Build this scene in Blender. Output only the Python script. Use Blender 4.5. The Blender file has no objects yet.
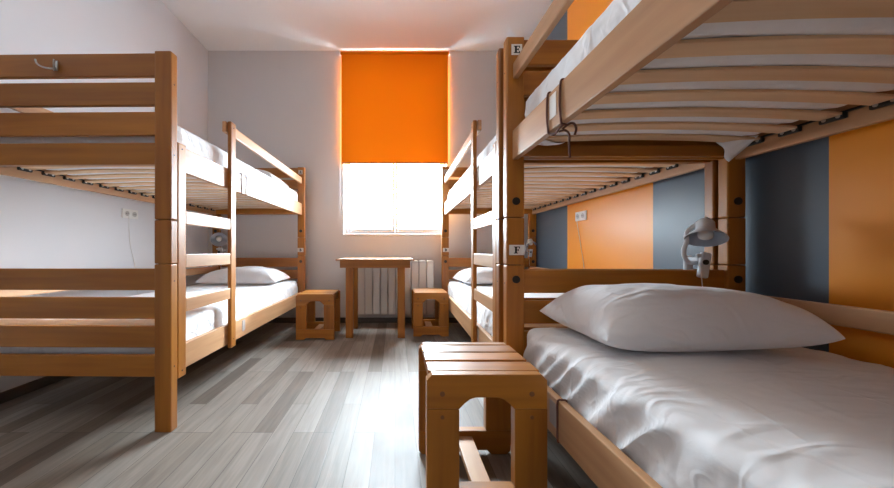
import bpy, bmesh, math, random
from mathutils import Vector, Matrix, noise
random.seed(7)
C = bpy.context.scene.collection
SC = bpy.context.scene

# ------------------------------------------------------------------ materials
def new_mat(name):
    m = bpy.data.materials.new(name); m.use_nodes = True
    nt = m.node_tree; nt.nodes.clear()
    out = nt.nodes.new('ShaderNodeOutputMaterial')
    return m, nt, out

def N(nt, kind, **kw):
    n = nt.nodes.new(kind)
    for k, v in kw.items():
        if k in n.inputs: n.inputs[k].default_value = v
        else: setattr(n, k, v)
    return n

def simple(name, col, rough=.5, metal=0., bump=0., bscale=60., coat=0., spec=.5, var=0.):
    m, nt, out = new_mat(name)
    p = N(nt, 'ShaderNodeBsdfPrincipled'); L = nt.links.new
    p.inputs['Base Color'].default_value = (*col, 1); p.inputs['Roughness'].default_value = rough
    p.inputs['Metallic'].default_value = metal; p.inputs['Coat Weight'].default_value = coat
    p.inputs['Specular IOR Level'].default_value = spec
    tc = N(nt, 'ShaderNodeTexCoord')
    nz = N(nt, 'ShaderNodeTexNoise'); nz.inputs['Scale'].default_value = bscale; nz.inputs['Detail'].default_value = 4
    L(tc.outputs['Object'], nz.inputs['Vector'])
    if bump:
        b = N(nt, 'ShaderNodeBump'); b.inputs['Strength'].default_value = bump; b.inputs['Distance'].default_value = .01
        L(nz.outputs['Fac'], b.inputs['Height']); L(b.outputs['Normal'], p.inputs['Normal'])
    mr = N(nt, 'ShaderNodeMapRange'); mr.inputs['To Min'].default_value = 1 - var; mr.inputs['To Max'].default_value = 1 + var
    n2 = N(nt, 'ShaderNodeTexNoise'); n2.inputs['Scale'].default_value = 3.0
    L(tc.outputs['Object'], n2.inputs['Vector']); L(n2.outputs['Fac'], mr.inputs['Value'])
    mx = N(nt, 'ShaderNodeVectorMath', operation='SCALE'); mx.inputs[0].default_value = col
    L(mr.outputs['Result'], mx.inputs['Scale']); L(mx.outputs['Vector'], p.inputs['Base Color'])
    L(p.outputs['BSDF'], out.inputs['Surface'])
    return m

def wood(name, axis, dark, light, rough=.44, coat=.12):
    """varnished beech, grain running along the given axis"""
    m, nt, out = new_mat(name); L = nt.links.new
    p = N(nt, 'ShaderNodeBsdfPrincipled')
    tc = N(nt, 'ShaderNodeTexCoord'); oi = N(nt, 'ShaderNodeObjectInfo')
    add = N(nt, 'ShaderNodeVectorMath', operation='ADD')
    sc = N(nt, 'ShaderNodeVectorMath', operation='SCALE'); sc.inputs['Scale'].default_value = 7.3
    cx = N(nt, 'ShaderNodeCombineXYZ')
    for i in range(3): L(oi.outputs['Random'], cx.inputs[i])
    L(cx.outputs['Vector'], sc.inputs[0]); L(tc.outputs['Object'], add.inputs[0]); L(sc.outputs['Vector'], add.inputs[1])
    mp = N(nt, 'ShaderNodeMapping'); s = [26, 26, 26]; s[axis] = 1.6; mp.inputs['Scale'].default_value = s
    L(add.outputs['Vector'], mp.inputs['Vector'])
    n1 = N(nt, 'ShaderNodeTexNoise'); n1.inputs['Scale'].default_value = 1.0; n1.inputs['Detail'].default_value = 5; n1.inputs['Distortion'].default_value = .35
    L(mp.outputs['Vector'], n1.inputs['Vector'])
    mp2 = N(nt, 'ShaderNodeMapping'); s = [5, 5, 5]; s[axis] = .9; mp2.inputs['Scale'].default_value = s
    L(add.outputs['Vector'], mp2.inputs['Vector'])
    n2 = N(nt, 'ShaderNodeTexNoise'); n2.inputs['Scale'].default_value = 1.0; n2.inputs['Detail'].default_value = 3
    L(mp2.outputs['Vector'], n2.inputs['Vector'])
    ma = N(nt, 'ShaderNodeMath', operation='MULTIPLY_ADD'); ma.inputs[1].default_value = .55
    mb_ = N(nt, 'ShaderNodeMath', operation='MULTIPLY'); mb_.inputs[1].default_value = .5
    L(n2.outputs['Fac'], mb_.inputs[0]); L(n1.outputs['Fac'], ma.inputs[0]); L(mb_.outputs[0], ma.inputs[2])
    cr = N(nt, 'ShaderNodeValToRGB')
    cr.color_ramp.elements[0].position = .36; cr.color_ramp.elements[0].color = (*dark, 1)
    cr.color_ramp.elements[1].position = .68; cr.color_ramp.elements[1].color = (*light, 1)
    L(ma.outputs[0], cr.inputs['Fac'])
    hv = N(nt, 'ShaderNodeMapRange'); hv.inputs['To Min'].default_value = .88; hv.inputs['To Max'].default_value = 1.12
    L(oi.outputs['Random'], hv.inputs['Value'])
    vs = N(nt, 'ShaderNodeVectorMath', operation='SCALE')
    L(cr.outputs['Color'], vs.inputs[0]); L(hv.outputs['Result'], vs.inputs['Scale'])
    L(vs.outputs['Vector'], p.inputs['Base Color'])
    p.inputs['Roughness'].default_value = rough; p.inputs['Coat Weight'].default_value = coat; p.inputs['Coat Roughness'].default_value = .36
    bp = N(nt, 'ShaderNodeBump'); bp.inputs['Strength'].default_value = .08; bp.inputs['Distance'].default_value = .005
    L(n1.outputs['Fac'], bp.inputs['Height']); L(bp.outputs['Normal'], p.inputs['Normal'])
    L(p.outputs['BSDF'], out.inputs['Surface'])
    return m

WD, WL = (.26, .080, .006), (.44, .165, .014)
PD, PL = (.38, .185, .085), (.55, .31, .155)
WX = wood('beech_grain_x', 0, WD, WL); WY = wood('beech_grain_y', 1, WD, WL); WZ = wood('beech_grain_z', 2, WD, WL)
PY = wood('window_lit_beech_grain_y', 1, PD, PL)  # same beech made paler: window light on rails and rungs painted in
SLAT = wood('pale_slat_wood', 0, (.64, .40, .22), (.80, .57, .36), rough=.5, coat=.0)

def cloth(name, col, fine=.35):
    m, nt, out = new_mat(name); L = nt.links.new
    p = N(nt, 'ShaderNodeBsdfPrincipled'); p.inputs['Base Color'].default_value = (*col, 1)
    p.inputs['Roughness'].default_value = .8; p.inputs['Sheen Weight'].default_value = .15
    tc = N(nt, 'ShaderNodeTexCoord')
    n1 = N(nt, 'ShaderNodeTexNoise'); n1.inputs['Scale'].default_value = 7; n1.inputs['Detail'].default_value = 5; n1.inputs['Distortion'].default_value = 1.2
    L(tc.outputs['Object'], n1.inputs['Vector'])
    b = N(nt, 'ShaderNodeBump'); b.inputs['Strength'].default_value = fine; b.inputs['Distance'].default_value = .02
    L(n1.outputs['Fac'], b.inputs['Height'])
    # sharp little creases: the zero lines of two stretched noises
    last = b
    for rot, sc_, st_ in ((.5, (2.2, 6.5, 4), .22), (-.7, (7, 2.6, 5), .16), (.1, (3.0, 13, 9), .12)):
        mp = N(nt, 'ShaderNodeMapping'); mp.inputs['Rotation'].default_value = (0, 0, rot); mp.inputs['Scale'].default_value = sc_
        L(tc.outputs['Object'], mp.inputs['Vector'])
        nn = N(nt, 'ShaderNodeTexNoise'); nn.inputs['Scale'].default_value = 1; nn.inputs['Detail'].default_value = 1; nn.inputs['Distortion'].default_value = .7
        L(mp.outputs['Vector'], nn.inputs['Vector'])
        m1 = N(nt, 'ShaderNodeMath', operation='SUBTRACT'); m1.inputs[1].default_value = .5; L(nn.outputs['Fac'], m1.inputs[0])
        m2 = N(nt, 'ShaderNodeMath', operation='ABSOLUTE'); L(m1.outputs[0], m2.inputs[0])
        m3 = N(nt, 'ShaderNodeMapRange', interpolation_type='SMOOTHSTEP'); m3.inputs['From Max'].default_value = .07; m3.inputs['To Min'].default_value = 1; m3.inputs['To Max'].default_value = 0
        L(m2.outputs[0], m3.inputs['Value'])
        bb = N(nt, 'ShaderNodeBump'); bb.inputs['Strength'].default_value = st_; bb.inputs['Distance'].default_value = .012
        L(m3.outputs['Result'], bb.inputs['Height']); L(last.outputs['Normal'], bb.inputs['Normal']); last = bb
    L(last.outputs['Normal'], p.inputs['Normal'])
    L(p.outputs['BSDF'], out.inputs['Surface'])
    return m
SHEET = cloth('white_cotton_sheet', (.80, .80, .82), .10)
PILLOW = cloth('white_pillowcase', (.78, .77, .79), .15)

def floor_mat():
    m, nt, out = new_mat('worn_oak_planks'); L = nt.links.new
    p = N(nt, 'ShaderNodeBsdfPrincipled')
    tc = N(nt, 'ShaderNodeTexCoord')
    mp = N(nt, 'ShaderNodeMapping'); mp.inputs['Rotation'].default_value = (0, 0, math.pi/2)
    L(tc.outputs['Object'], mp.inputs['Vector'])
    br = N(nt, 'ShaderNodeTexBrick'); br.offset = .37; br.offset_frequency = 3
    br.inputs['Scale'].default_value = 1.0; br.inputs['Brick Width'].default_value = .72; br.inputs['Row Height'].default_value = .094
    br.inputs['Mortar Size'].default_value = .0011; br.inputs['Mortar Smooth'].default_value = .2; br.inputs['Bias'].default_value = -.05
    br.inputs['Color1'].default_value = (0, 0, 0, 1); br.inputs['Color2'].default_value = (1, 1, 1, 1); br.inputs['Mortar'].default_value = (.5, .5, .5, 1)
    L(mp.outputs['Vector'], br.inputs['Vector'])
    tone = N(nt, 'ShaderNodeValToRGB')
    e = tone.color_ramp.elements
    e[0].color = (.14, .105, .082, 1); e[1].color = (.30, .262, .228, 1)
    x = e.new(.35); x.color = (.22, .184, .152, 1)
    x = e.new(.7); x.color = (.265, .227, .195, 1)
    L(br.outputs['Color'], tone.inputs['Fac'])
    g = N(nt, 'ShaderNodeMapping'); g.inputs['Scale'].default_value = (42, 3.2, 10)
    L(tc.outputs['Object'], g.inputs['Vector'])
    n1 = N(nt, 'ShaderNodeTexNoise'); n1.inputs['Scale'].default_value = 1; n1.inputs['Detail'].default_value = 6; n1.inputs['Distortion'].default_value = .8
    L(g.outputs['Vector'], n1.inputs['Vector'])
    gr = N(nt, 'ShaderNodeMapRange'); gr.inputs['From Min'].default_value = .3; gr.inputs['From Max'].default_value = .7; gr.inputs['To Min'].default_value = .78; gr.inputs['To Max'].default_value = 1.18
    L(n1.outputs['Fac'], gr.inputs['Value'])
    vs = N(nt, 'ShaderNodeVectorMath', operation='SCALE'); L(tone.outputs['Color'], vs.inputs[0]); L(gr.outputs['Result'], vs.inputs['Scale'])
    mo = N(nt, 'ShaderNodeMix', data_type='RGBA'); mo.inputs['B'].default_value = (.06, .045, .036, 1)
    L(br.outputs['Fac'], mo.inputs['Factor']); L(vs.outputs['Vector'], mo.inputs['A']); L(mo.outputs['Result'], p.inputs['Base Color'])
    n2 = N(nt, 'ShaderNodeTexNoise'); n2.inputs['Scale'].default_value = 5; n2.inputs['Detail'].default_value = 5; L(tc.outputs['Object'], n2.inputs['Vector'])
    rr = N(nt, 'ShaderNodeMapRange'); rr.inputs['To Min'].default_value = FLOOR_R[0]; rr.inputs['To Max'].default_value = FLOOR_R[1]
    L(n2.outputs['Fac'], rr.inputs['Value']); L(rr.outputs['Result'], p.inputs['Roughness'])
    p.inputs['Specular IOR Level'].default_value = .65
    p.inputs['Coat Weight'].default_value = .08; p.inputs['Coat Roughness'].default_value = .45
    ad = N(nt, 'ShaderNodeMath', operation='MULTIPLY_ADD'); ad.inputs[1].default_value = -1.5
    L(br.outputs['Fac'], ad.inputs[0]); L(n1.outputs['Fac'], ad.inputs[2])
    b = N(nt, 'ShaderNodeBump'); b.inputs['Strength'].default_value = .22; b.inputs['Distance'].default_value = .004
    L(ad.outputs[0], b.inputs['Height']); L(b.outputs['Normal'], p.inputs['Normal'])
    L(p.outputs['BSDF'], out.inputs['Surface'])
    return m
FLOOR_R = (.46, .64)
FLOOR = floor_mat()
WALL = simple('pale_grey_wall_paint', (.725, .735, .77), .6, bump=.05, bscale=160, var=.02)
WALLF = simple('warm_grey_wall_paint', (.66, .64, .64), .6, bump=.05, bscale=160, var=.02)
CEIL = simple('white_ceiling_paint', (.92, .92, .92), .7, bump=.03, bscale=120, var=.01)
BASE = simple('dark_baseboard', (.09, .075, .065), .4)
WHITE = simple('white_enamel', (.82, .82, .80), .3, coat=.2)
PVC = simple('white_window_plastic', (.85, .86, .87), .25)
PLASTIC = simple('pale_lamp_plastic', (.62, .64, .68), .35)
LAMPIN = simple('lamp_shade_inside', (.36, .39, .45), .45)
BULB = simple('frosted_bulb', (.85, .85, .82), .25)
BLACK = simple('black_plastic', (.012, .012, .012), .4)
BOLT = simple('dark_bolt_cap', (.018, .012, .010), .35)
STEEL = simple('brushed_steel', (.55, .53, .50), .32, metal=1)
CORD = simple('brown_cord', (.13, .045, .03), .8)
CORDW = simple('white_cable', (.78, .77, .75), .5)
TAG = simple('white_tag', (.78, .74, .70), .6)
GTAG = simple('grey_tag', (.36, .31, .29), .6)
SOCKG = simple('socket_grey', (.5, .49, .47), .5)
INK = simple('black_ink', (.01, .01, .01), .6)
SEAM = simple('dark_joint', (.05, .025, .012), .8)
ORANGE = (.86, .30, .016)
BLUE = (.088, .118, .155)

def stripe_mat():
    m, nt, out = new_mat('orange_and_blue_grey_striped_paint'); L = nt.links.new
    p = N(nt, 'ShaderNodeBsdfPrincipled'); p.inputs['Roughness'].default_value = .38
    g = N(nt, 'ShaderNodeNewGeometry'); sp = N(nt, 'ShaderNodeSeparateXYZ'); L(g.outputs['Position'], sp.inputs[0])
    prev = None
    for y, c in ((.20, ORANGE), (1.118, BLUE), (1.88, ORANGE), (2.815, BLUE)):
        gt = N(nt, 'ShaderNodeMath', operation='GREATER_THAN'); gt.inputs[1].default_value = y; L(sp.outputs['Y'], gt.inputs[0])
        mx = N(nt, 'ShaderNodeMix', data_type='RGBA'); mx.inputs['B'].default_value = (*c, 1); mx.inputs['A'].default_value = (*BLUE, 1)
        L(gt.outputs[0], mx.inputs['Factor'])
        if prev: L(prev.outputs['Result'], mx.inputs['A'])
        prev = mx
    L(prev.outputs['Result'], p.inputs['Base Color'])
    nz = N(nt, 'ShaderNodeTexNoise'); nz.inputs['Scale'].default_value = 150
    b = N(nt, 'ShaderNodeBump'); b.inputs['Strength'].default_value = .05; b.inputs['Distance'].default_value = .003
    L(g.outputs['Position'], nz.inputs['Vector']); L(nz.outputs['Fac'], b.inputs['Height']); L(b.outputs['Normal'], p.inputs['Normal'])
    L(p.outputs['BSDF'], out.inputs['Surface'])
    return m
STRIPES = stripe_mat()

def blind_mat():
    m, nt, out = new_mat('orange_blind_fabric'); L = nt.links.new
    d = N(nt, 'ShaderNodeBsdfDiffuse'); d.inputs['Color'].default_value = (.85, .22, .01, 1)
    t = N(nt, 'ShaderNodeBsdfTranslucent'); t.inputs['Color'].default_value = (.95, .52, .0015, 1)
    tc = N(nt, 'ShaderNodeTexCoord'); nz = N(nt, 'ShaderNodeTexNoise'); nz.inputs['Scale'].default_value = 1.3
    L(tc.outputs['Object'], nz.inputs['Vector'])
    mr = N(nt, 'ShaderNodeMapRange'); mr.inputs['To Min'].default_value = BLIND_T[0]; mr.inputs['To Max'].default_value = BLIND_T[1]
    L(nz.outputs['Fac'], mr.inputs['Value'])
    mx = N(nt, 'ShaderNodeMixShader'); L(mr.outputs['Result'], mx.inputs[0]); L(d.outputs[0], mx.inputs[1]); L(t.outputs[0], mx.inputs[2])
    L(mx.outputs[0], out.inputs['Surface'])
    return m
BLIND_T = (.058, .085)
BLIND = blind_mat()

def glass_mat():
    m, nt, out = new_mat('window_glass'); L = nt.links.new
    t = N(nt, 'ShaderNodeBsdfTransparent'); t.inputs['Color'].default_value = (.95, .97, .97, 1)
    g = N(nt, 'ShaderNodeBsdfGlossy'); g.inputs['Roughness'].default_value = .02
    mx = N(nt, 'ShaderNodeMixShader'); mx.inputs[0].default_value = .07
    L(t.outputs[0], mx.inputs[1]); L(g.outputs[0], mx.inputs[2]); L(mx.outputs[0], out.inputs['Surface'])
    return m
GLASS = glass_mat()

def emit_mat(name, col, s):
    m, nt, out = new_mat(name)
    e = N(nt, 'ShaderNodeEmission'); e.inputs['Color'].default_value = (*col, 1); e.inputs['Strength'].default_value = s
    nt.links.new(e.outputs[0], out.inputs['Surface']); return m

# ------------------------------------------------------------------ mesh helpers
class MB:
    def __init__(s): s.bm = bmesh.new(); s.mats = []
    def mi(s, m):
        if m not in s.mats: s.mats.append(m)
        return s.mats.index(m)
    def box(s, x0, x1, y0, y1, z0, z1, m, bev=.003, M=None):
        x0, x1 = min(x0, x1), max(x0, x1)
        r = bmesh.ops.create_cube(s.bm, size=1)['verts']
        for v in r:
            v.co = Vector(((x0+x1)/2 + v.co.x*(x1-x0), (y0+y1)/2 + v.co.y*(y1-y0), (z0+z1)/2 + v.co.z*(z1-z0)))
        fs = set(f for v in r for f in v.link_faces)
        if bev:
            es = list(set(e for v in r for e in v.link_edges))
            o = bmesh.ops.bevel(s.bm, geom=es, offset=bev, segments=2, profile=.5, affect='EDGES')
            fs = set(f for f in s.bm.faces if f.is_valid and any(v in o['verts'] or v in r for v in f.verts if v.is_valid)) if False else None
            fs = set(o['faces']) | set(f for v in o['verts'] for f in v.link_faces)
        k = s.mi(m)
        vs = set()
        for f in fs:
            f.material_index = k
            for v in f.verts: vs.add(v)
        if M is not None:
            for v in vs: v.co = M @ v.co
        return s
    def prism(s, pts, d0, d1, m, plane='xz', bev=0):
        """extrude a 2-D outline; plane 'xz' extrudes along y, 'xy' along z, 'yz' along x"""
        def P(a, b, d):
            return {'xz': (a, d, b), 'xy': (a, b, d), 'yz': (d, a, b)}[plane]
        A = [s.bm.verts.new(P(a, b, d0)) for a, b in pts]; B = [s.bm.verts.new(P(a, b, d1)) for a, b in pts]
        k = s.mi(m); n = len(pts); fs = []
        fs.append(s.bm.faces.new(A)); fs.append(s.bm.faces.new(list(reversed(B))))
        for i in range(n):
            fs.append(s.bm.faces.new((A[i], B[i], B[(i+1) % n], A[(i+1) % n])))
        for f in fs: f.material_index = k
        bmesh.ops.recalc_face_normals(s.bm, faces=fs)
        if bev:
            es = [e for e in set(e for f in fs[:2] for e in f.edges)]
            o = bmesh.ops.bevel(s.bm, geom=es, offset=bev, segments=1, affect='EDGES')
            for f in o['faces']: f.material_index = k
        return s
    def cyl(s, c, r, h, axis, m, seg=24, r2=None, bev=0):
        R = {'x': Matrix.Rotation(math.pi/2, 4, 'Y'), 'y': Matrix.Rotation(-math.pi/2, 4, 'X'), 'z': Matrix.Identity(4)}[axis]
        o = bmesh.ops.create_cone(s.bm, cap_ends=True, segments=seg, radius1=r, radius2=r if r2 is None else r2, depth=h, matrix=Matrix.Translation(c) @ R)
        k = s.mi(m)
        for f in set(f for v in o['verts'] for f in v.link_faces):
            f.material_index = k; f.smooth = len(f.verts) == 4
        return s
    def sphere(s, c, r, m, sc=(1, 1, 1)):
        o = bmesh.ops.create_uvsphere(s.bm, u_segments=20, v_segments=12, radius=r, matrix=Matrix.Translation(c) @ Matrix.Diagonal((*sc, 1)))
        k = s.mi(m)
        for f in set(f for v in o['verts'] for f in v.link_faces): f.material_index = k; f.smooth = True
        return s
    def tube(s, pts, r, m, seg=8, sub=6):
        P = [Vector(p) for p in pts]
        if sub > 1 and len(P) > 2:
            Q = []
            for i in range(len(P)-1):
                a, b, c, d = P[max(i-1, 0)], P[i], P[i+1], P[min(i+2, len(P)-1)]
                for j in range(sub):
                    t = j/sub
                    Q.append(.5*((2*b)+(c-a)*t+(2*a-5*b+4*c-d)*t*t+(3*b-a-3*c+d)*t**3))
            Q.append(P[-1]); P = Q
        rings = []; up = Vector((0, 0, 1))
        prev = None
        for i, p in enumerate(P):
            d = (P[min(i+1, len(P)-1)] - P[max(i-1, 0)]).normalized()
            if prev is None:
                prev = d.cross(up) if abs(d.dot(up)) < .95 else d.cross(Vector((1, 0, 0)))
            u = (prev - d*prev.dot(d)).normalized(); w = d.cross(u); prev = u
            rings.append([s.bm.verts.new(p + r*(math.cos(2*math.pi*k/seg)*u + math.sin(2*math.pi*k/seg)*w)) for k in range(seg)])
        k_ = s.mi(m)
        for a, b in zip(rings, rings[1:]):
            for k in range(seg):
                f = s.bm.faces.new((a[k], a[(k+1) % seg], b[(k+1) % seg], b[k])); f.smooth = True; f.material_index = k_
        for rg, rev in ((rings[0], True), (rings[-1], False)):
            f = s.bm.faces.new(list(reversed(rg)) if rev else rg); f.material_index = k_
        return s
    def lathe(s, prof, m, M=None, seg=36, thick=None):
        rings = []
        for r, z in prof:
            rings.append([s.bm.verts.new((r*math.cos(2*math.pi*k/seg), r*math.sin(2*math.pi*k/seg), z)) for k in range(seg)])
        k_ = s.mi(m)
        for a, b in zip(rings, rings[1:]):
            for k in range(seg):
                f = s.bm.faces.new((a[k], a[(k+1) % seg], b[(k+1) % seg], b[k])); f.smooth = True; f.material_index = k_
        if M is not None:
            for rg in rings:
                for v in rg: v.co = M @ v.co
        return s
    def build(s, name, parent=None, smooth=False, recalc=True):
        if recalc: bmesh.ops.recalc_face_normals(s.bm, faces=s.bm.faces)
        me = bpy.data.meshes.new(name); s.bm.to_mesh(me); s.bm.free()
        for m in s.mats: me.materials.append(m)
        if smooth:
            for p in me.polygons: p.use_smooth = True
        o = bpy.data.objects.new(name, me); C.objects.link(o)
        if parent is not None: o.parent = parent
        return o

def box(name, parent, x0, x1, y0, y1, z0, z1, m, bev=.003):
    return MB().box(x0, x1, y0, y1, z0, z1, m, bev).build(name, parent)

def thing(name, label, cat, loc=(0, 0, 0), rz=0, group=None):
    o = bpy.data.objects.new(name, None); C.objects.link(o)
    o.empty_display_size = .1
    o.location = loc; o.rotation_euler = (0, 0, rz); o['label'] = label; o['category'] = cat
    if group: o['group'] = group
    return o
def tag(o, label, cat, group=None):
    o['label'] = label; o['category'] = cat
    if group: o['group'] = group
    return o
def struct(o, label=None):
    o['kind'] = 'structure'
    if label: o['label'] = label
    return o

# ------------------------------------------------------------------ room shell
XL, XR, YF, YB, HC = -2.176, 1.56, 3.62, -2.5, 3.165
T = .1
struct(box('floor', None, XL-T, XR+T, YB-T, YF+.35, -.1, 0, FLOOR, 0), 'grey brown oak plank floor running towards the window')
struct(box('ceiling', None, XL-T, XR+T, YB-T, YF+.35, HC, HC+.1, CEIL, 0), 'plain white ceiling')
struct(box('wall_left', None, XL-T, XL, YB-T, YF+.35, 0, HC, WALL, 0), 'plain pale wall behind the left bunk bed')
struct(box('wall_right', None, XR, XR+T, YB-T, YF+.35, 0, HC, STRIPES, 0), 'wall painted in broad orange and blue grey stripes')
struct(box('wall_back', None, XL, XR, YB-T, YB, 0, HC, WALL, 0), 'plain wall behind the camera')
WX0, WX1, WZ0, WZ1 = -.60, .60, 1.035, 3.115
w = MB()
w.box(XL, WX0, YF, YF+.35, 0, HC, WALLF, 0); w.box(WX1, XR, YF, YF+.35, 0, HC, WALLF, 0)
w.box(WX0, WX1, YF, YF+.35, 0, WZ0, WALLF, 0); w.box(WX0, WX1, YF, YF+.35, WZ1, HC, WALLF, 0)
struct(w.build('wall_far'), 'warm grey end wall with the window')
struct(box('baseboard_far', None, XL+.014, XR-.014, YF-.014, YF, 0, .06, BASE, .003))
struct(box('baseboard_left', None, XL, XL+.014, YB, YF-.014, 0, .06, BASE, .003))
struct(box('baseboard_right', None, XR-.014, XR, YB, YF-.014, 0, .06, BASE, .003))
# window with two sashes
win = bpy.data.objects.new('window_1', None); C.objects.link(win); win.location = (0, YF+.13, 0)
struct(win, 'white two-sash window under the orange blind')
f = MB(); fw = .035
f.box(WX0, WX0+fw, 0, .06, WZ0, WZ1, PVC, .004); f.box(WX1-fw, WX1, 0, .06, WZ0, WZ1, PVC, .004)
f.box(WX0+fw, WX1-fw, 0, .06, WZ0, WZ0+fw, PVC, .004); f.box(WX0+fw, WX1-fw, 0, .06, WZ1-fw, WZ1, PVC, .004)
f.build('window_frame', win)
for a, b in ((WX0+fw, -.002), (.002, WX1-fw)):
    q = MB(); t = .03
    q.box(a, a+t, .005, .05, WZ0+fw, WZ1-fw, PVC, .004); q.box(b-t, b, .005, .05, WZ0+fw, WZ1-fw, PVC, .004)
    q.box(a+t, b-t, .005, .05, WZ0+fw, WZ0+fw+t, PVC, .004); q.box(a+t, b-t, .005, .05, WZ1-fw-t, WZ1-fw, PVC, .004)
    s = q.build('sash', win)
    box('glass_pane', s, a+t, b-t, .025, .029, WZ0+fw+t, WZ1-fw-t, GLASS, 0)
box('window_sill', win, WX0-.012, WX1+.012, -.15, 0, WZ0-.022, WZ0, PVC, .004)

# roller blind
bl = thing('roller_blind', 'bright orange fabric roller blind half lowered over the window', 'blind', (0, YF-.03, 0))
q = MB(); nx, nz = 24, 24
box('fabric', bl, -.618, .612, -.0008, .0008, 1.855, 3.11, BLIND, 0)
MB().cyl((-.003, 0, 3.118), .018, 1.25, 'x', ORB if False else BLIND).build('roller_tube', bl)
box('bottom_bar', bl, -.618, .612, -.006, .006, 1.838, 1.858, simple('blind_bottom_bar', (.55, .17, .05), .5), .003)
for x in (-.636, .63): box('bracket', bl, x-.005, x+.005, -.018, .03, 3.098, 3.135, WHITE, .002)
MB().tube([(-.628, -.02, 3.1), (-.628, -.022, 2.2), (-.628, -.02, 1.25)], .0018, CORDW, 6, 3).build('pull_chain', bl)

# radiator
rad = thing('radiator', 'white sectional radiator under the window behind the table', 'radiator', (0, YF-.13, 0))
def radsec(x):
    m = MB()
    m.box(x+.004, x+.081, 0, .014, .135, .715, WHITE, .006)
    m.box(x+.030, x+.055, .012, .085, .14, .70, WHITE, .004)
    m.box(x+.006, x+.079, .0, .09, .695, .725, WHITE, .008)
    m.box(x+.006, x+.079, .0, .09, .12, .150, WHITE, .008)
    for i in range(3):
        m.box(x+.012+i*.022, x+.022+i*.022, .018, .085, .722, .728, WHITE, .002)
    return m
for i in range(10): radsec(-.425+i*.0865).build('radiator_section', rad)
MB().cyl((.452, .045, .16), .011, .05, 'x', WHITE, 16).tube([(.47, .045, .16), (.478, .045, .12), (.478, .045, .0)], .01, WHITE).build('pipe', rad)

# ------------------------------------------------------------------ letters
def letter(ch, cx, cz, h, y, s=1):
    """serif capital built of strokes in the x-z plane, y facing -y; returns MB"""
    m = MB(); W = h*.86; t = h*.29; e = h*.12
    x0 = cx - W/2; z0 = cz - h/2; z1 = cz + h/2; x1 = cx + W/2
    d0, d1 = y-.0006, y
    B = lambda a, b, c, d: m.prism([(a, c), (b, c), (b, d), (a, d)], d0, d1, INK)
    def arc(ccx, ccz, rx, rz, a0, a1, t_, n=10):
        pts = []
        for i in range(n+1):
            a = a0+(a1-a0)*i/n; pts.append((ccx+rx*math.cos(a), ccz+rz*math.sin(a)))
        for i in range(n, -1, -1):
            a = a0+(a1-a0)*i/n; pts.append((ccx+(rx-t_)*math.cos(a), ccz+(rz-t_*.6)*math.sin(a)))
        for i in range(n):
            j = 2*n+1-i
            m.prism([pts[i], pts[i+1], pts[j-1], pts[j]], d0, d1, INK)
    if ch in 'EF':
        B(x0+t*.5, x0+t*1.5, z0, z1); B(x0, x1, z1-e, z1); B(x1-e, x1, z1-h*.3, z1)
        B(x0+t, x1-t*.6, cz-e/2, cz+e/2); B(x1-t*.8-e*.5, x1-t*.8+e*.5, cz-h*.14, cz+h*.14)
        if ch == 'E': B(x0, x1, z0, z0+e); B(x1-e, x1, z0, z0+h*.3)
        else: B(x0, x0+t*2, z0, z0+e)
    elif ch == 'A':
        m.prism([(x0+.02*h, z0), (x0+.02*h+e, z0), (cx+e*.4, z1), (cx-e*.6, z1)], d0, d1, INK)
        m.prism([(x1-t-e*.3, z0), (x1-e*.3, z0), (cx+t*.35, z1), (cx-t*.65, z1)], d0, d1, INK)
        B(cx-W*.28, cx+W*.28, z0+h*.3, z0+h*.3+e); B(x0-.04*h, x0+t, z0, z0+e*.7); B(x1-t*1.5, x1+.04*h, z0, z0+e*.7)
    elif ch in 'BD':
        B(x0+t*.5, x0+t*1.5, z0, z1); B(x0, x0+t*2, z0, z0+e); B(x0, x0+t*2, z1-e, z1)
        if ch == 'D': arc(x0+t*1.4, cz, W-t*1.4, h/2, -math.pi/2, math.pi/2, t)
        else:
            arc(x0+t*1.4, cz+h*.25, W-t*1.7, h*.25, -math.pi/2, math.pi/2, t*.8)
            arc(x0+t*1.4, cz-h*.25, W-t*1.4, h*.25, -math.pi/2, math.pi/2, t*.8)
    elif ch == 'C': arc(cx, cz, W/2, h/2, .7, 2*math.pi-.7, t*.9, 16)
    return m

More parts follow.
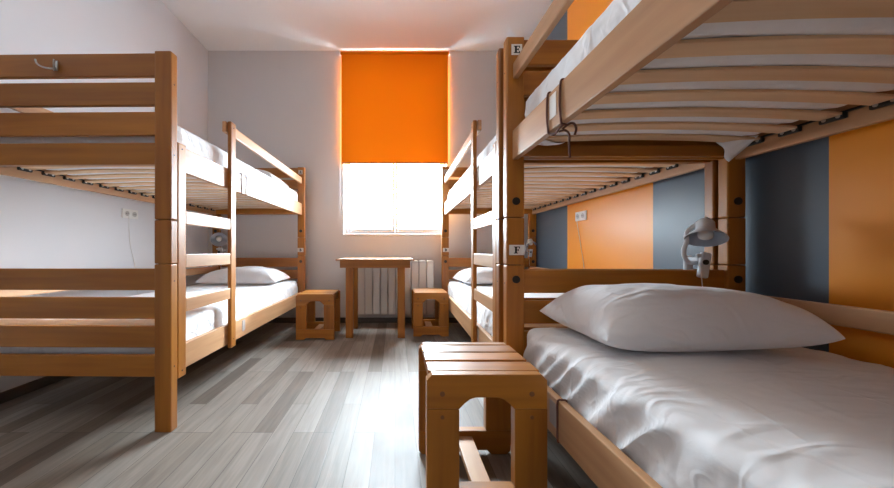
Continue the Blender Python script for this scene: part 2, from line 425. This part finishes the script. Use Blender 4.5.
# ------------------------------------------------------------------ bunk bed
BW, BL = 1.035, 2.065          # outer width and length
LV = .985                     # lift of the upper unit
def bunk_bed(s, loc, rz, label, letters, tag_y, tagmat, ties):
    r = thing('bunk_bed', label, 'bunk bed', loc, rz, 'varnished wooden bunk beds')
    def bx(name, x0, x1, y0, y1, z0, z1, m, bev=.003, p=None):
        return box(name, p or r, s*x0, s*x1, y0, y1, z0, z1, m, bev)
    PW, PT = .078, .045
    for (px, py) in ((0, 0), (BW-PW, 0), (0, BL-PT), (BW-PW, BL-PT)):
        m = MB()
        m.box(s*px, s*(px+PW), py, py+PT, 0, .779, WZ, .005)
        m.box(s*px, s*(px+PW), py, py+PT, .781, .984, WZ, .005)
        m.box(s*px, s*(px+PW), py, py+PT, .986, 1.768, WZ, .006)
        m.box(s*(px+.012), s*(px+PW-.012), py+.01, py+PT-.01, .75, 1.02, SEAM, 0)
        post = m.build('post', r)
        head = py > 1
        if head:
            for bz in (.718, 1.056):
                MB().cyl((s*(px+PW*.52), py-.002, bz), .0165, .006, 'y', BOLT, 20).build('bolt_cap', post)
        if head and px == 0:
            for (ch, cz, pw, ph) in ((letters[0], 1.71, .046, .046), (letters[1], .845, .066, .044)):
                c = s*(PW*.56)
                pl = box('letter_plate', post, c-pw/2, c+pw/2, py-.002, py, cz-ph/2, cz+ph/2, TAG, .0005)
                pl['label'] = 'white plate with the black letter %s' % ch
                lt = letter(ch, c, cz, ph*.68, py-.002); lo = lt.build('letter', pl)
        if px == 0:
            for bz in (.30, .70, 1.29, 1.62):
                MB().cyl((s*.0, py+PT*.5, bz), .0035, .002, 'x', BOLT, 10).build('screw', post)
    # four boards at each end, twice over
    for y0, y1 in ((.010, .032), (BL-.032, BL-.010)):
        for zt, h in ((.758, .101), (.624, .101), (.490, .101), (.354, .101), (1.763, .108), (1.628, .108), (1.490, .109), (1.346, .103)):
            bx('end_board', PW, BW-PW, y0, y1, zt-h, zt, WX, .004)
    for dz in (0, LV):
        for x0 in (.025, BW-.050):
            o = bx('side_rail', x0, x0+.025, PT, BL-PT, .250+dz, .375+dz, PY, .003)
            if x0 < .1:
                ty = tag_y if dz else tag_y
                tw = .040
                tg = box('rail_tag', o, s*(.0235), s*.025, ty, ty+tw, .285+dz, .360+dz, tagmat if dz else GTAG, 0)
                if not dz and not ties and False: pass
                if ties and dz:
                    for yy in (ty-.012, ty+tw+.012):
                        MB().tube([(s*.0215, yy, .247+dz), (s*.0215, yy, .31+dz), (s*.0215, yy, .377+dz), (s*.04, yy, .380+dz), (s*.054, yy, .377+dz)], .003, CORD, 6, 3).build('tie_cord', o)
        # guard against the wall
        bx('guard_board', BW-.075, BW-.052, PT-.0, BL-PT, .598+dz, .665+dz, PY, .004)
    bx('guard_rail', .026, .050, .50, BL-PT-.001, 1.583, 1.650, PY, .005)
    # crosswise sprung slats in black holders
    n = 17
    for dz in (0, LV):
        for i in range(n):
            yc = .125 + i*.1135; hw = .0265
            m = MB(); k = m.mi(SLAT); ring = []
            nseg = 14
            for j in range(nseg+1):
                u = j/nseg; x = .056 + u*(BW-.112); z = .300+dz + .016*(1-(2*u-1)**2)
                ring.append([m.bm.verts.new((s*x, yc+a, z+b)) for a, b in ((-hw, 0), (hw, 0), (hw, .008), (-hw, .008))])
            for a, b in zip(ring, ring[1:]):
                for q in range(4):
                    f = m.bm.faces.new((a[q], a[(q+1) % 4], b[(q+1) % 4], b[q])); f.material_index = k; f.smooth = False
            m.bm.faces.new(ring[0]); m.bm.faces.new(list(reversed(ring[-1])))
            sl = m.build('slat', r)
            for xa, xb in ((.050, .064), (BW-.064, BW-.050)):
                hm = MB()
                hm.box(s*xa, s*xb, yc-.032, yc+.032, .288+dz, .313+dz, BLACK, .004)
                xi = xb if xa < .1 else xa
                for yy in (-.017, .017):
                    hm.cyl((s*(xi), yc+yy, .298+dz), .0055, .004, 'x', STEEL, 12)
                # strap that links one holder with the next
                hm.box(s*(xa+.003), s*(xb-.003), yc+.030, yc+.083, .306+dz, .313+dz, BLACK, .001)
                hm.build('slat_holder', sl)
        # cross rails carrying the frame ends
        for y0 in (.034, BL-.056):
            bx('cross_rail', .05, BW-.05, y0, y0+.022, .262+dz, .31+dz, WX, .003)
    # ladder near the foot end, on the aisle side
    ld = bx('ladder', 0, .0245, PT+.001, PT+.061, .228, 1.362, WZ, .006)
    bx('upright', 0, .0245, .515, .575, .228, 1.655, WZ, .006, ld)
    for zt in (1.040, .824, .607):
        bx('rung', .003, .022, PT+.061, .515, zt-.068, zt, PY, .004, ld)
    sc = MB()
    for (yy, zz) in ((.076, 1.335), (.076, .26), (.545, 1.30), (.545, .28), (.545, 1.62)):
        sc.cyl((-s*.0005, yy, zz), .004, .002, 'x', BOLT, 10)
    sc.build('screw', ld)
    return r

left = bunk_bed(-1, (-1.036, 1.437, 0), -.0145, 'wooden bunk bed against the plain left wall, its slatted foot end facing the viewer', 'AB', .70, TAG, True)
rfar = bunk_bed(1, (.474, 1.418, 0), -.022, 'wooden bunk bed far right beside the window, partly hidden by the nearer one', 'CD', .47, TAG, False)
rnear = bunk_bed(1, (.482, -.677, 0), 0, 'nearest wooden bunk bed on the right with letters E and F on its post', 'EF', 1.655, TAG, False)
# brown cord knotted round the near upper rail (moves with that bed)
X0 = .0
def cordpart(pts, par, r=.0034): return MB().tube(pts, r, CORD, 8, 6).build('tie_cord', par)
ty = 1.655
for zz, par in ((LV, rnear),):
    b = .250+zz; t = .375+zz
    for yy in (ty-.030, ty+.050):
        cordpart([(.052, yy, t-.02), (.050, yy, t+.003), (.036, yy, t+.005), (.023, yy, t-.002), (.0215, yy+.004, (b+t)/2), (.0215, yy-.003, b+.01), (.026, yy, b-.004), (.045, yy+.006, b-.006), (.054, yy+.012, b-.002)], par)
    cordpart([(.030, ty+.05, b-.006), (.034, ty+.02, b-.014), (.03, ty-.01, b-.010), (.036, ty-.03, b-.006)], par)
    cordpart([(.05, ty+.03, b-.006), (.058, ty+.01, b-.010), (.060, ty-.01, b-.03), (.059, ty-.012, b-.06), (.057, ty-.02, b-.105)], par)
    cordpart([(.05, ty+.01, b-.006), (.064, ty+.0, b+.006), (.074, ty-.01, b+.004), (.082, ty-.01, b-.012), (.080, ty-.005, b-.030)], par)
b = .250; t = .375
for yy in (ty-.012,):
    cordpart([(.052, yy, t-.01), (.050, yy, t+.002), (.036, yy, t+.004), (.023, yy, t-.002), (.0225, yy, (b+t)/2), (.0225, yy, b+.01), (.026, yy, b-.003)], rnear, .003)

# ------------------------------------------------------------------ bedding
def fbm(v, o=3):
    a, r = 1., 0.
    for i in range(o):
        r += a*noise.noise(v); v = v*2.03+Vector((3.1, 1.7, 9.2)); a *= .5
    return r
def ridge(v): return 1-math.sqrt(noise.noise(v)**2+.0025)*2+.1*0
def hump(x, t): return max(0, x-t)**1.6/(1-t)**.6

def mattress(bed, s, lift, label, seed, amp=1., top=.51):
    x0, x1, y0, y1, z0, z1 = .062, BW-.080, .060, BL-.058, .312, top
    r = .045; st = .012 if amp > 1.2 else .028
    cx, cy, cz = (x0+x1)/2, (y0+y1)/2, (z0+z1)/2
    hx, hy, hz = (x1-x0)/2, (y1-y0)/2, (z1-z0)/2
    nx, ny, nz = int(2*hx/st), int(2*hy/(.0108 if amp > 1.2 else .0162)), max(4, int(2*hz/st))
    bm = bmesh.new(); cache = {}
    off = Vector((seed*3.7, seed*1.3, seed*5.1))
    def vert(i, j, k):
        key = (i, j, k)
        if key in cache: return cache[key]
        p = Vector((-hx+2*hx*i/nx, -hy+2*hy*j/ny, -hz+2*hz*k/nz))
        rb = r
        q = Vector((max(-hx+rb, min(hx-rb, p.x)), max(-hy+rb, min(hy-rb, p.y)), max(-hz+rb, min(hz-rb, p.z))))
        d = p-q
        if d.length > 1e-6:
            nrm = d.normalized(); p2 = q+nrm*rb
            # keep spacing: blend
            p = p2
        else:
            nrm = Vector((0, 0, 1 if k == nz else -1))
        w = p+off
        topw = max(0, nrm.z); sidew = max(0, 1-abs(nrm.z))
        dz = 0
        # long soft creases of the sheet on top
        a = fbm(Vector((w.x*2.2, w.y*1.6, 0)), 2)*.006
        wx, wy = w.x+.10*noise.noise(w*2.7), w.y+.10*noise.noise(w*2.3+Vector((5, 0, 0)))
        a += max(0, ridge(Vector((wx*3.0+.8*wy, wy*4.5-2.4*wx, 4)))-.84)*.026
        a += max(0, ridge(Vector((wx*7.0+2*wy, wy*3.0-1.4*wx, 9)))-.86)*.020
        a += max(0, ridge(Vector((wx*2.0-5*wy, wy*2.0+3*wx, 13)))-.90)*.030
        p += Vector((0, 0, 1))*topw*a*amp
        # edge sag
        # pulled folds down the side
        sl = w.y + w.z*.9
        fold = hump(ridge(Vector((sl*12.0+.5*fbm(Vector((w.y*3, w.z*4, 1)), 1), w.z*1.2, 2))), .3)
        fold2 = max(0, ridge(Vector((w.y*17-w.z*12, w.z*3, w.x*2)))-.5)
        p += Vector((nrm.x, nrm.y, 0))*sidew*(fold*.017-.003)*amp
        near_edge = max(0, 1-min(hx-abs(p.x), .14)/.14) if abs(p.x) < hx else 1
        if nrm.z > .3: p.z += near_edge*(hump(ridge(Vector((w.y*9+w.x*4, w.x*1.8, 7))), .5)*.010 - .003)*amp
        if nrm.z < -.5:
            ph = (p.y+cy-.125)/.1135*2*math.pi
            ux = 2*(p.x+cx)/BW-1
            p.z += .016*(1-ux*ux) + .001 - .013*max(0, (1-math.cos(ph))/2-.12) + fbm(Vector((w.x*6, w.y*14, 1)), 3)*.0035*(1-math.cos(ph))/2
        v = bm.verts.new((s*(p.x+cx), p.y+cy, p.z+cz+lift)); cache[key] = v
        return v
    def quad(a, b, c, d):
        f = bm.faces.new((a, b, c, d)); f.smooth = True
    for i in range(nx):
        for j in range(ny):
            for k in (0, nz): quad(vert(i, j, k), vert(i+1, j, k), vert(i+1, j+1, k), vert(i, j+1, k))
    for i in range(nx):
        for k in range(nz):
            for j in (0, ny): quad(vert(i, j, k), vert(i+1, j, k), vert(i+1, j, k+1), vert(i, j, k+1))
    for j in range(ny):
        for k in range(nz):
            for i in (0, nx): quad(vert(i, j, k), vert(i, j+1, k), vert(i, j+1, k+1), vert(i, j, k+1))
    bmesh.ops.recalc_face_normals(bm, faces=bm.faces)
    me = bpy.data.meshes.new('mattress'); bm.to_mesh(me); bm.free(); me.materials.append(SHEET)
    o = bpy.data.objects.new('mattress', me); C.objects.link(o)
    o.location = bed.location; o.rotation_euler = bed.rotation_euler
    tag(o, label, 'mattress', 'white sheeted mattresses')
    return o
def sheet_corner(mat_ob, pts, drop):
    """loose corner of the sheet hanging below the mattress edge"""
    bm = bmesh.new(); n = 10; A, B, Cc = [Vector(p) for p in pts]; g = {}
    for i in range(n+1):
        for j in range(n+1-i):
            u, v = i/n, j/n
            p = A*(1-u-v)+B*u+Cc*v
            p += Vector((0, 0, -drop*4*u*(1-u-v)-drop*2*v*(1-v))) + Vector((.004*math.sin(9*u+5*v), .006*math.cos(8*v+6*u), 0))
            g[i, j] = bm.verts.new(p)
    for i in range(n):
        for j in range(n-i):
            bm.faces.new((g[i, j], g[i+1, j], g[i, j+1])).smooth = True
            if i+j < n-1: bm.faces.new((g[i+1, j], g[i+1, j+1], g[i, j+1])).smooth = True
    me = bpy.data.meshes.new('sheet_corner'); bm.to_mesh(me); bm.free(); me.materials.append(SHEET)
    o = bpy.data.objects.new('sheet_corner', me); C.objects.link(o); o.parent = mat_ob
    md = o.modifiers.new('thick', 'SOLIDIFY'); md.thickness = .0015
    return o
G = {}
G['ll'] = mattress(left, -1, 0, 'white sheeted mattress on the lower bunk of the left bed', 1)
G['lu'] = mattress(left, -1, LV, 'white sheeted mattress on the upper bunk of the left bed', 2)
G['fl'] = mattress(rfar, 1, 0, 'white sheeted mattress on the lower bunk beside the window, right of the far stool', 3)
G['fu'] = mattress(rfar, 1, LV, 'white sheeted mattress on the upper bunk of the far right bed', 4)
G['nl'] = mattress(rnear, 1, 0, 'large white wrinkled mattress in the foreground under the big pillow', 5, 1.6, .522)
G['nu'] = mattress(rnear, 1, LV, 'white mattress overhead at top right, seen from below through the slats', 6, 1.)
sheet_corner(G['nu'], [(.085, 1.985, 1.300), (.235, 1.985, 1.300), (.10, 1.90, 1.284)], .018)
sheet_corner(G['nu'], [(.86, 1.975, 1.300), (.955, 1.90, 1.300), (.925, 1.985, 1.215)], .002)

def pillow(loc, rz, a, b, T_, label, seed, tilt=(0, 0)):
    bm = bmesh.new(); n = 40; off = Vector((seed*2.1, seed*4.3, 0))
    g = {}
    for side in (1, -1):
        for i in range(n+1):
            for j in range(n+1):
                if side < 0 and (i in (0, n) or j in (0, n)):
                    g[side, i, j] = g[1, i, j]; continue
                u = math.sin((2*i/n-1)*math.pi/2); v = math.sin((2*j/n-1)*math.pi/2)
                x = a*u*(1-.07*(1-v*v)); y = b*v*(1-.07*(1-u*u))
                t = T_*((1-abs(u)**(7 if seed == 1 and u > 0 else 4))**(.34 if seed == 1 and u > 0 else .5)*(1-v**4)**.5)*(1-.12*(u*u+v*v)/2)
                w = Vector((x, y, side*.3))+off
                e = fbm(w*5, 3)*.010*min(1, t/T_*2)
                e += max(0, ridge(Vector((w.x*4+w.y*3, w.y*6-w.x*2, side)))-.7)*.016*min(1, t/T_*1.6)
                up = .66 if seed == 1 else .78
                if seed == 1: t *= 1-.20*max(0, u)
                z = (t*up+e) if side > 0 else -(t*(1-up))
                g[side, i, j] = bm.verts.new((x, y, z+(1-up)*T_))
    for side in (1, -1):
        for i in range(n):
            for j in range(n):
                q = [g[side, i, j], g[side, i+1, j], g[side, i+1, j+1], g[side, i, j+1]]
                if side < 0: q.reverse()
                f = bm.faces.new(q); f.smooth = True
    me = bpy.data.meshes.new('pillow'); bm.to_mesh(me); bm.free(); me.materials.append(PILLOW)
    o = bpy.data.objects.new('pillow', me); C.objects.link(o); o.location = loc; o.rotation_euler = (tilt[0], tilt[1], rz)
    md = o.modifiers.new('smooth', 'SUBSURF'); md.levels = 1; md.render_levels = 1
    return tag(o, label, 'pillow', 'white pillows')
pillow((.935, 1.095, .524), -.03, .325, .222, .200, 'big plump white pillow in the foreground below the clip lamp', 1, (0, -.02))
pillow((-1.50, 3.14, .508), .03, .37, .235, .165, 'white pillow at the head of the lower left bunk', 2)
pillow((-1.50, 3.12, LV+.508), .0, .36, .235, .14, 'white pillow at the head of the upper left bunk', 3)
pillow((1.00, 3.13, .508), .05, .37, .235, .165, 'white pillow on the lower bunk right of the window', 4)
pillow((1.00, 3.13, LV+.508), -.03, .36, .235, .13, 'white pillow on the upper bunk right of the window', 5)

# ------------------------------------------------------------------ stools
def stool(loc, W, D, H, label, near=False, rz=0):
    r = thing('stool', label, 'stool', loc, rz, 'wooden arched stools')
    ft = .034; ap = .108*H/.455; bb = .098; lw = .104*W/.384; ch = .018
    for k, y in enumerate((0, D-ft)):
        # apron with arch
        z0 = H-ap; a = W/2-lw; rise = .036
        pts = [(-W/2, z0), (-W/2, H-ch), (-W/2+ch, H), (W/2-ch, H), (W/2, H-ch), (W/2, z0), (a, z0)]
        n = 10
        for i in range(n+1):
            t = i/n; x = a-2*a*t; zz = z0+rise*min(1, (math.sin(math.pi*t)*1.45)**.9) if 0 < t < 1 else z0
            if 0 < i < n: pts.append((x, zz))
        pts.append((-a, z0))
        ap_ = MB()
        # split in convex strips so that the concave face triangulates well
        ap_.prism(pts, y, y+ft, WX, 'xz', .002); ap_ = ap_.build('apron', r)
        for sx in (-1, 1):
            xa, xb = (-W/2, -W/2+lw) if sx < 0 else (W/2-lw, W/2)
            MB().box(xa, xb, y, y+ft, bb+.001, z0-.001, WZ, .002).build('leg', r)
        pts = [(-W/2, 0+.001), (-W/2, bb), (W/2, bb), (W/2, .001), (W/2-lw*.75, .001), (W/2-lw*.75-.02, .018), (-W/2+lw*.75+.02, .018), (-W/2+lw*.75, .001)]
        if near: pts = [(-W/2, .015), (-W/2, bb), (W/2, bb), (W/2, .015), (W/2-.015, .001), (W/2-lw*.75, .001), (W/2-lw*.75-.02, .018), (-W/2+lw*.75+.02, .018), (-W/2+lw*.75, .001), (-W/2+.015, .001)]
        MB().prism(pts, y, y+ft, WX, 'xz', .002).build('base_board', r)
        for sx in (-1, 1):
            MB().cyl((sx*W*.37, y-.0005, H-.06), .008, .003, 'y', wdark, 16).build('wood_plug', ap_)
            MB().cyl((sx*W*.37, y-.0005, z0-.025), .006, .003, 'y', wdark, 16).build('wood_plug', ap_)
    n = 3; gap = .009; sw = (D-2*ft-gap*(n+1))/n
    for i in range(n):
        y = ft+gap+i*(sw+gap) - (gap*.8 if i == 0 else 0)
        MB().box(-W/2+ch*.5, W/2-ch*.5, y, y+sw, H-.022, H, WX, .003).build('seat_slat', r)
    for sx in (-1, 1):
        MB().box(sx*(W/2-.02), sx*(W/2-.045), ft, D-ft, H-.075, H-.023, WY, .002).build('side_rail', r)
    MB().box(-.035, .03, ft, D-ft, .052, .078, PY, .003).build('stretcher', r)
    return r
wdark = simple('dark_wood_plug', (.20, .08, .03), .5)
stool((.288, .972, 0), .378, .345, .455, 'nearest wooden stool with slatted seat, beside the foreground bed post', True)
stool((-.752, 2.92, 0), .358, .34, .43, 'wooden arched stool on the left of the table by the left bed')
stool((.352, 3.03, 0), .345, .34, .43, 'wooden arched stool between the table and the far right bed')

# ------------------------------------------------------------------ table
tb = thing('side_table', 'small square wooden table under the window', 'table', (-.19, 2.94, 0))
MB().prism([(-.372, .742), (.372, .742), (.372, .756), (.364, .760), (-.364, .760), (-.372, .756)], 0, .50, WX, 'xz').build('table_top', tb)
box('apron', tb, -.335, .335, .018, .040, .675, .7415, WX, .002)
box('apron', tb, -.335, .335, .46, .482, .675, .7415, WX, .002)
box('apron', tb, -.335, -.313, .04, .46, .675, .7415, WY, .002)
box('apron', tb, .313, .335, .04, .46, .675, .7415, WY, .002)
for x in (-.283, .216):
    for y in (.041, .395): box('leg', tb, x, x+.07, y, y+.062, 0, .7415, WZ, .004)

# ------------------------------------------------------------------ lamps
def clip_lamp(loc, label, face=0, tilt=-.28, s=1., side=-1, yaw=0.):
    r = thing('clip_lamp', label, 'lamp', loc, face, 'grey clip-on reading lamps')
    r.scale = (s, s, s)
    M = Matrix.Translation((0, -.035, .150)) @ Matrix.Rotation(yaw, 4, 'Z') @ Matrix.Rotation(tilt, 4, 'X')
    tp = M @ Vector((0, 0, .063)); tb = M @ Vector((0, .02, .085))
    prof = [(.0, .062), (.024, .061), (.030, .052), (.031, .020), (.040, .008), (.058, -.012), (.067, -.024), (.068, -.027)]
    sh = MB().lathe(prof, PLASTIC, M).build('lamp_shade', r, recalc=False)
    inn = [(.0665, -.027), (.064, -.024), (.054, -.012), (.038, .004), (.028, .016), (.0, .018)]
    MB().lathe(inn, LAMPIN, M, ).build('shade_lining', sh, recalc=False)
    m = MB().lathe([(0, -.026), (.012, -.026), (.022, -.020), (.025, -.010), (.024, .008), (.018, .018)], BULB, M)
    m.build('bulb', sh)
    m = MB()
    m.tube([(side*-.012, 0, .030), (side*.03, 0, .022), (side*.058, -.004, .045), (side*.066, -.006, .080), (side*.052, -.004, .115), (side*.030, .012, .165), tuple(tb), tuple(tp)], .0085, PLASTIC, 12)
    m.build('gooseneck', r)
    c = MB()
    c.box(-.022, .022, -.034, -.018, -.040, .070, PLASTIC, .007, Matrix.Rotation(.16, 4, 'Y'))
    c.box(-.018, .018, .036, .052, -.030, .055, PLASTIC, .006)
    c.box(-.014, .014, -.016, .038, .030, .050, PLASTIC, .005)
    c.cyl((0, -.035, .028), .011, .01, 'y', BLACK, 16)
    c.box(-.030, .030, -.030, -.020, .048, .064, PLASTIC, .004)
    c.build('clip', r)
    MB().tube([(side*.02, -.03, .02), (side*.028, -.045, -.03), (side*.026, -.05, -.10), (side*.02, -.04, -.16)], .0018, CORDW, 6).build('cable', r)
    return r
clip_lamp((1.320, 1.357, .765), 'grey clip-on reading lamp above the foreground pillow', face=0, tilt=-.50, s=1.0, yaw=-.75)
clip_lamp((-1.935, 3.462, .79), 'pale clip-on reading lamp at the head of the left bed', face=0, yaw=.5, tilt=-1.2, s=1.2, side=1)
clip_lamp((1.49, 3.44, .80), 'pale reading lamp at the head of the far right bed, nearly hidden', face=0, tilt=-.5, s=.8)

# ------------------------------------------------------------------ sockets, hook
def socket(loc, rz, label):
    r = thing('wall_socket', label, 'socket', loc, rz, 'double wall sockets')
    box('cover_plate', r, -.075, .075, -.010, 0, -.038, .038, WHITE, .003)
    for x in (-.036, .036):
        m = MB().cyl((x, -.011, 0), .024, .004, 'y', WHITE, 24).cyl((x, -.0125, 0), .020, .004, 'y', SOCKG, 24)
        m.cyl((x-.008, -.0145, 0), .003, .002, 'y', BLACK, 8).cyl((x+.008, -.0145, 0), .003, .002, 'y', BLACK, 8)
        m.build('outlet', r)
    return r
# left wall: x=129, y=214 ; right wall: x=581, y=216
yL = 2.176*311/(395-129.5); socket((XL, yL, .845+36*yL/311), -math.pi/2*-1, 'white double socket on the plain left wall')
yR = 1.56*311/(581.5-395); socket((XR, yR, .845+34*yR/311), -math.pi/2, 'white double socket on the orange stripe of the right wall')
def cable(pts, label): return tag(MB().tube(pts, .0022, CORDW, 6).build('power_cable'), label, 'cable')
zL = .845+36*yL/311; zR = .845+34*yR/311
cable([(XL+.02, yL-.03, zL), (XL+.02, yL-.03, zL-.05), (XL+.006, yL+.0, zL-.25), (XL+.006, yL+.06, zL-.5), (XL+.017, yL+.1, .1), (XL+.019, yL+.12, .003)], 'thin white cable hanging from the socket on the left wall')
cable([(XR-.02, yR+.03, zR), (XR-.02, yR+.03, zR-.05), (XR-.006, yR+.0, zR-.25), (XR-.006, yR-.05, zR-.5), (XR-.017, yR-.06, .1), (XR-.019, yR-.07, .003)], 'thin white cable hanging from the socket on the orange stripe')

# metal coat hook screwed on the top foot board of the left bed
hk = thing('coat_hook', 'small grey metal coat hook on the top foot board of the left bed', 'hook', (-1.577, 1.447, 1.70))
box('hook_plate', hk, -.011, .011, -.005, 0, -.022, .024, STEEL, .002)
MB().tube([(0, -.006, -.014), (-.01, -.020, -.022), (-.035, -.028, -.018), (-.055, -.030, -.004), (-.062, -.030, .014)], .0038, STEEL, 10).build('hook_arm', hk)
MB().tube([(.0, -.006, -.010), (.010, -.018, -.012), (.018, -.026, .004), (.019, -.026, .016)], .0034, STEEL, 10).build('hook_arm', hk)

# fill light added behind the viewer, shaped as a round ceiling fixture
cl = thing('added_fill_fixture', 'round white fill light added to the ceiling behind the viewer', 'lamp', (-.3, -.3, HC))
MB().cyl((0, 0, -.02), .20, .04, 'z', WHITE, 40).build('fill_base', cl)
MB().lathe([(.19, -.04), (.18, -.075), (.13, -.10), (.06, -.112), (0, -.115)], emit_mat('fill_glow', (1, .93, .84), 3), None).build('diffuser', cl)

# ------------------------------------------------------------------ light
def area(name, loc, rot, sx, sy, power, col, portal=False, spread=None):
    l = bpy.data.lights.new(name, 'AREA'); l.shape = 'RECTANGLE'; l.size = sx; l.size_y = sy
    l.energy = power; l.color = col
    if portal: l.cycles.is_portal = True
    if spread: l.spread = spread
    o = bpy.data.objects.new(name, l); C.objects.link(o); o.location = loc; o.rotation_euler = rot
    return o
area('window_portal', (0, YF+.36, (WZ0+WZ1)/2), (-math.pi/2, 0, 0), WX1-WX0, WZ1-WZ0, 1, (1, 1, 1), portal=True)
area('added_fill_light', (-.3, -.3, HC-.14), (0, 0, 0), .9, .9, 9, (1, .88, .74))  # added fill, brightens the room from behind the viewer

W = bpy.data.worlds.new('sky'); SC.world = W; W.use_nodes = True
nt = W.node_tree; nt.nodes.clear()
o = nt.nodes.new('ShaderNodeOutputWorld'); bg = nt.nodes.new('ShaderNodeBackground')
bg.inputs['Color'].default_value = (.78, .90, 1, 1)
# hazy bright sky, brightest around a veiled sun high to the right of the window
g = nt.nodes.new('ShaderNodeTexCoord'); L = nt.links.new
def lobe(vec, power, gain):
    d = nt.nodes.new('ShaderNodeVectorMath'); d.operation = 'DOT_PRODUCT'; d.inputs[1].default_value = Vector(vec).normalized()
    L(g.outputs['Generated'], d.inputs[0])
    m0 = nt.nodes.new('ShaderNodeMath'); m0.operation = 'MAXIMUM'; m0.inputs[1].default_value = 0; L(d.outputs['Value'], m0.inputs[0])
    m1 = nt.nodes.new('ShaderNodeMath'); m1.operation = 'POWER'; m1.inputs[1].default_value = power; L(m0.outputs[0], m1.inputs[0])
    m2 = nt.nodes.new('ShaderNodeMath'); m2.operation = 'MULTIPLY'; m2.inputs[1].default_value = gain; L(m1.outputs[0], m2.inputs[0])
    return m2
a1 = lobe((.10, .80, .60), 2.5, 52); a2 = lobe((.60, .74, .40), 420, 900)
ad = nt.nodes.new('ShaderNodeMath'); ad.operation = 'ADD'; L(a1.outputs[0], ad.inputs[0]); L(a2.outputs[0], ad.inputs[1])
ad2 = nt.nodes.new('ShaderNodeMath'); ad2.operation = 'ADD'; ad2.inputs[1].default_value = 40; L(ad.outputs[0], ad2.inputs[0])
L(ad2.outputs[0], bg.inputs['Strength'])
nt.links.new(bg.outputs[0], o.inputs[0])

# ------------------------------------------------------------------ camera
cam = bpy.data.cameras.new('camera'); cam.sensor_width = 36; cam.lens = 36*311/894
cam.shift_x = 52/894; cam.shift_y = 6/894; cam.clip_start = .02
co = bpy.data.objects.new('camera', cam); C.objects.link(co)
co.location = (0, 0, .845); co.rotation_euler = (math.pi/2, 0, 0)
SC.camera = co
SC.view_settings.view_transform = 'Standard'; SC.view_settings.look = 'None'
SC.view_settings.exposure = .30; SC.view_settings.gamma = 1; SC.view_settings.use_curve_mapping = False
SC.cycles.use_denoising = True
SC.cycles.max_bounces = 10; SC.cycles.diffuse_bounces = 6; SC.cycles.glossy_bounces = 4; SC.cycles.transparent_max_bounces = 8
SC.cycles.sample_clamp_indirect = 8
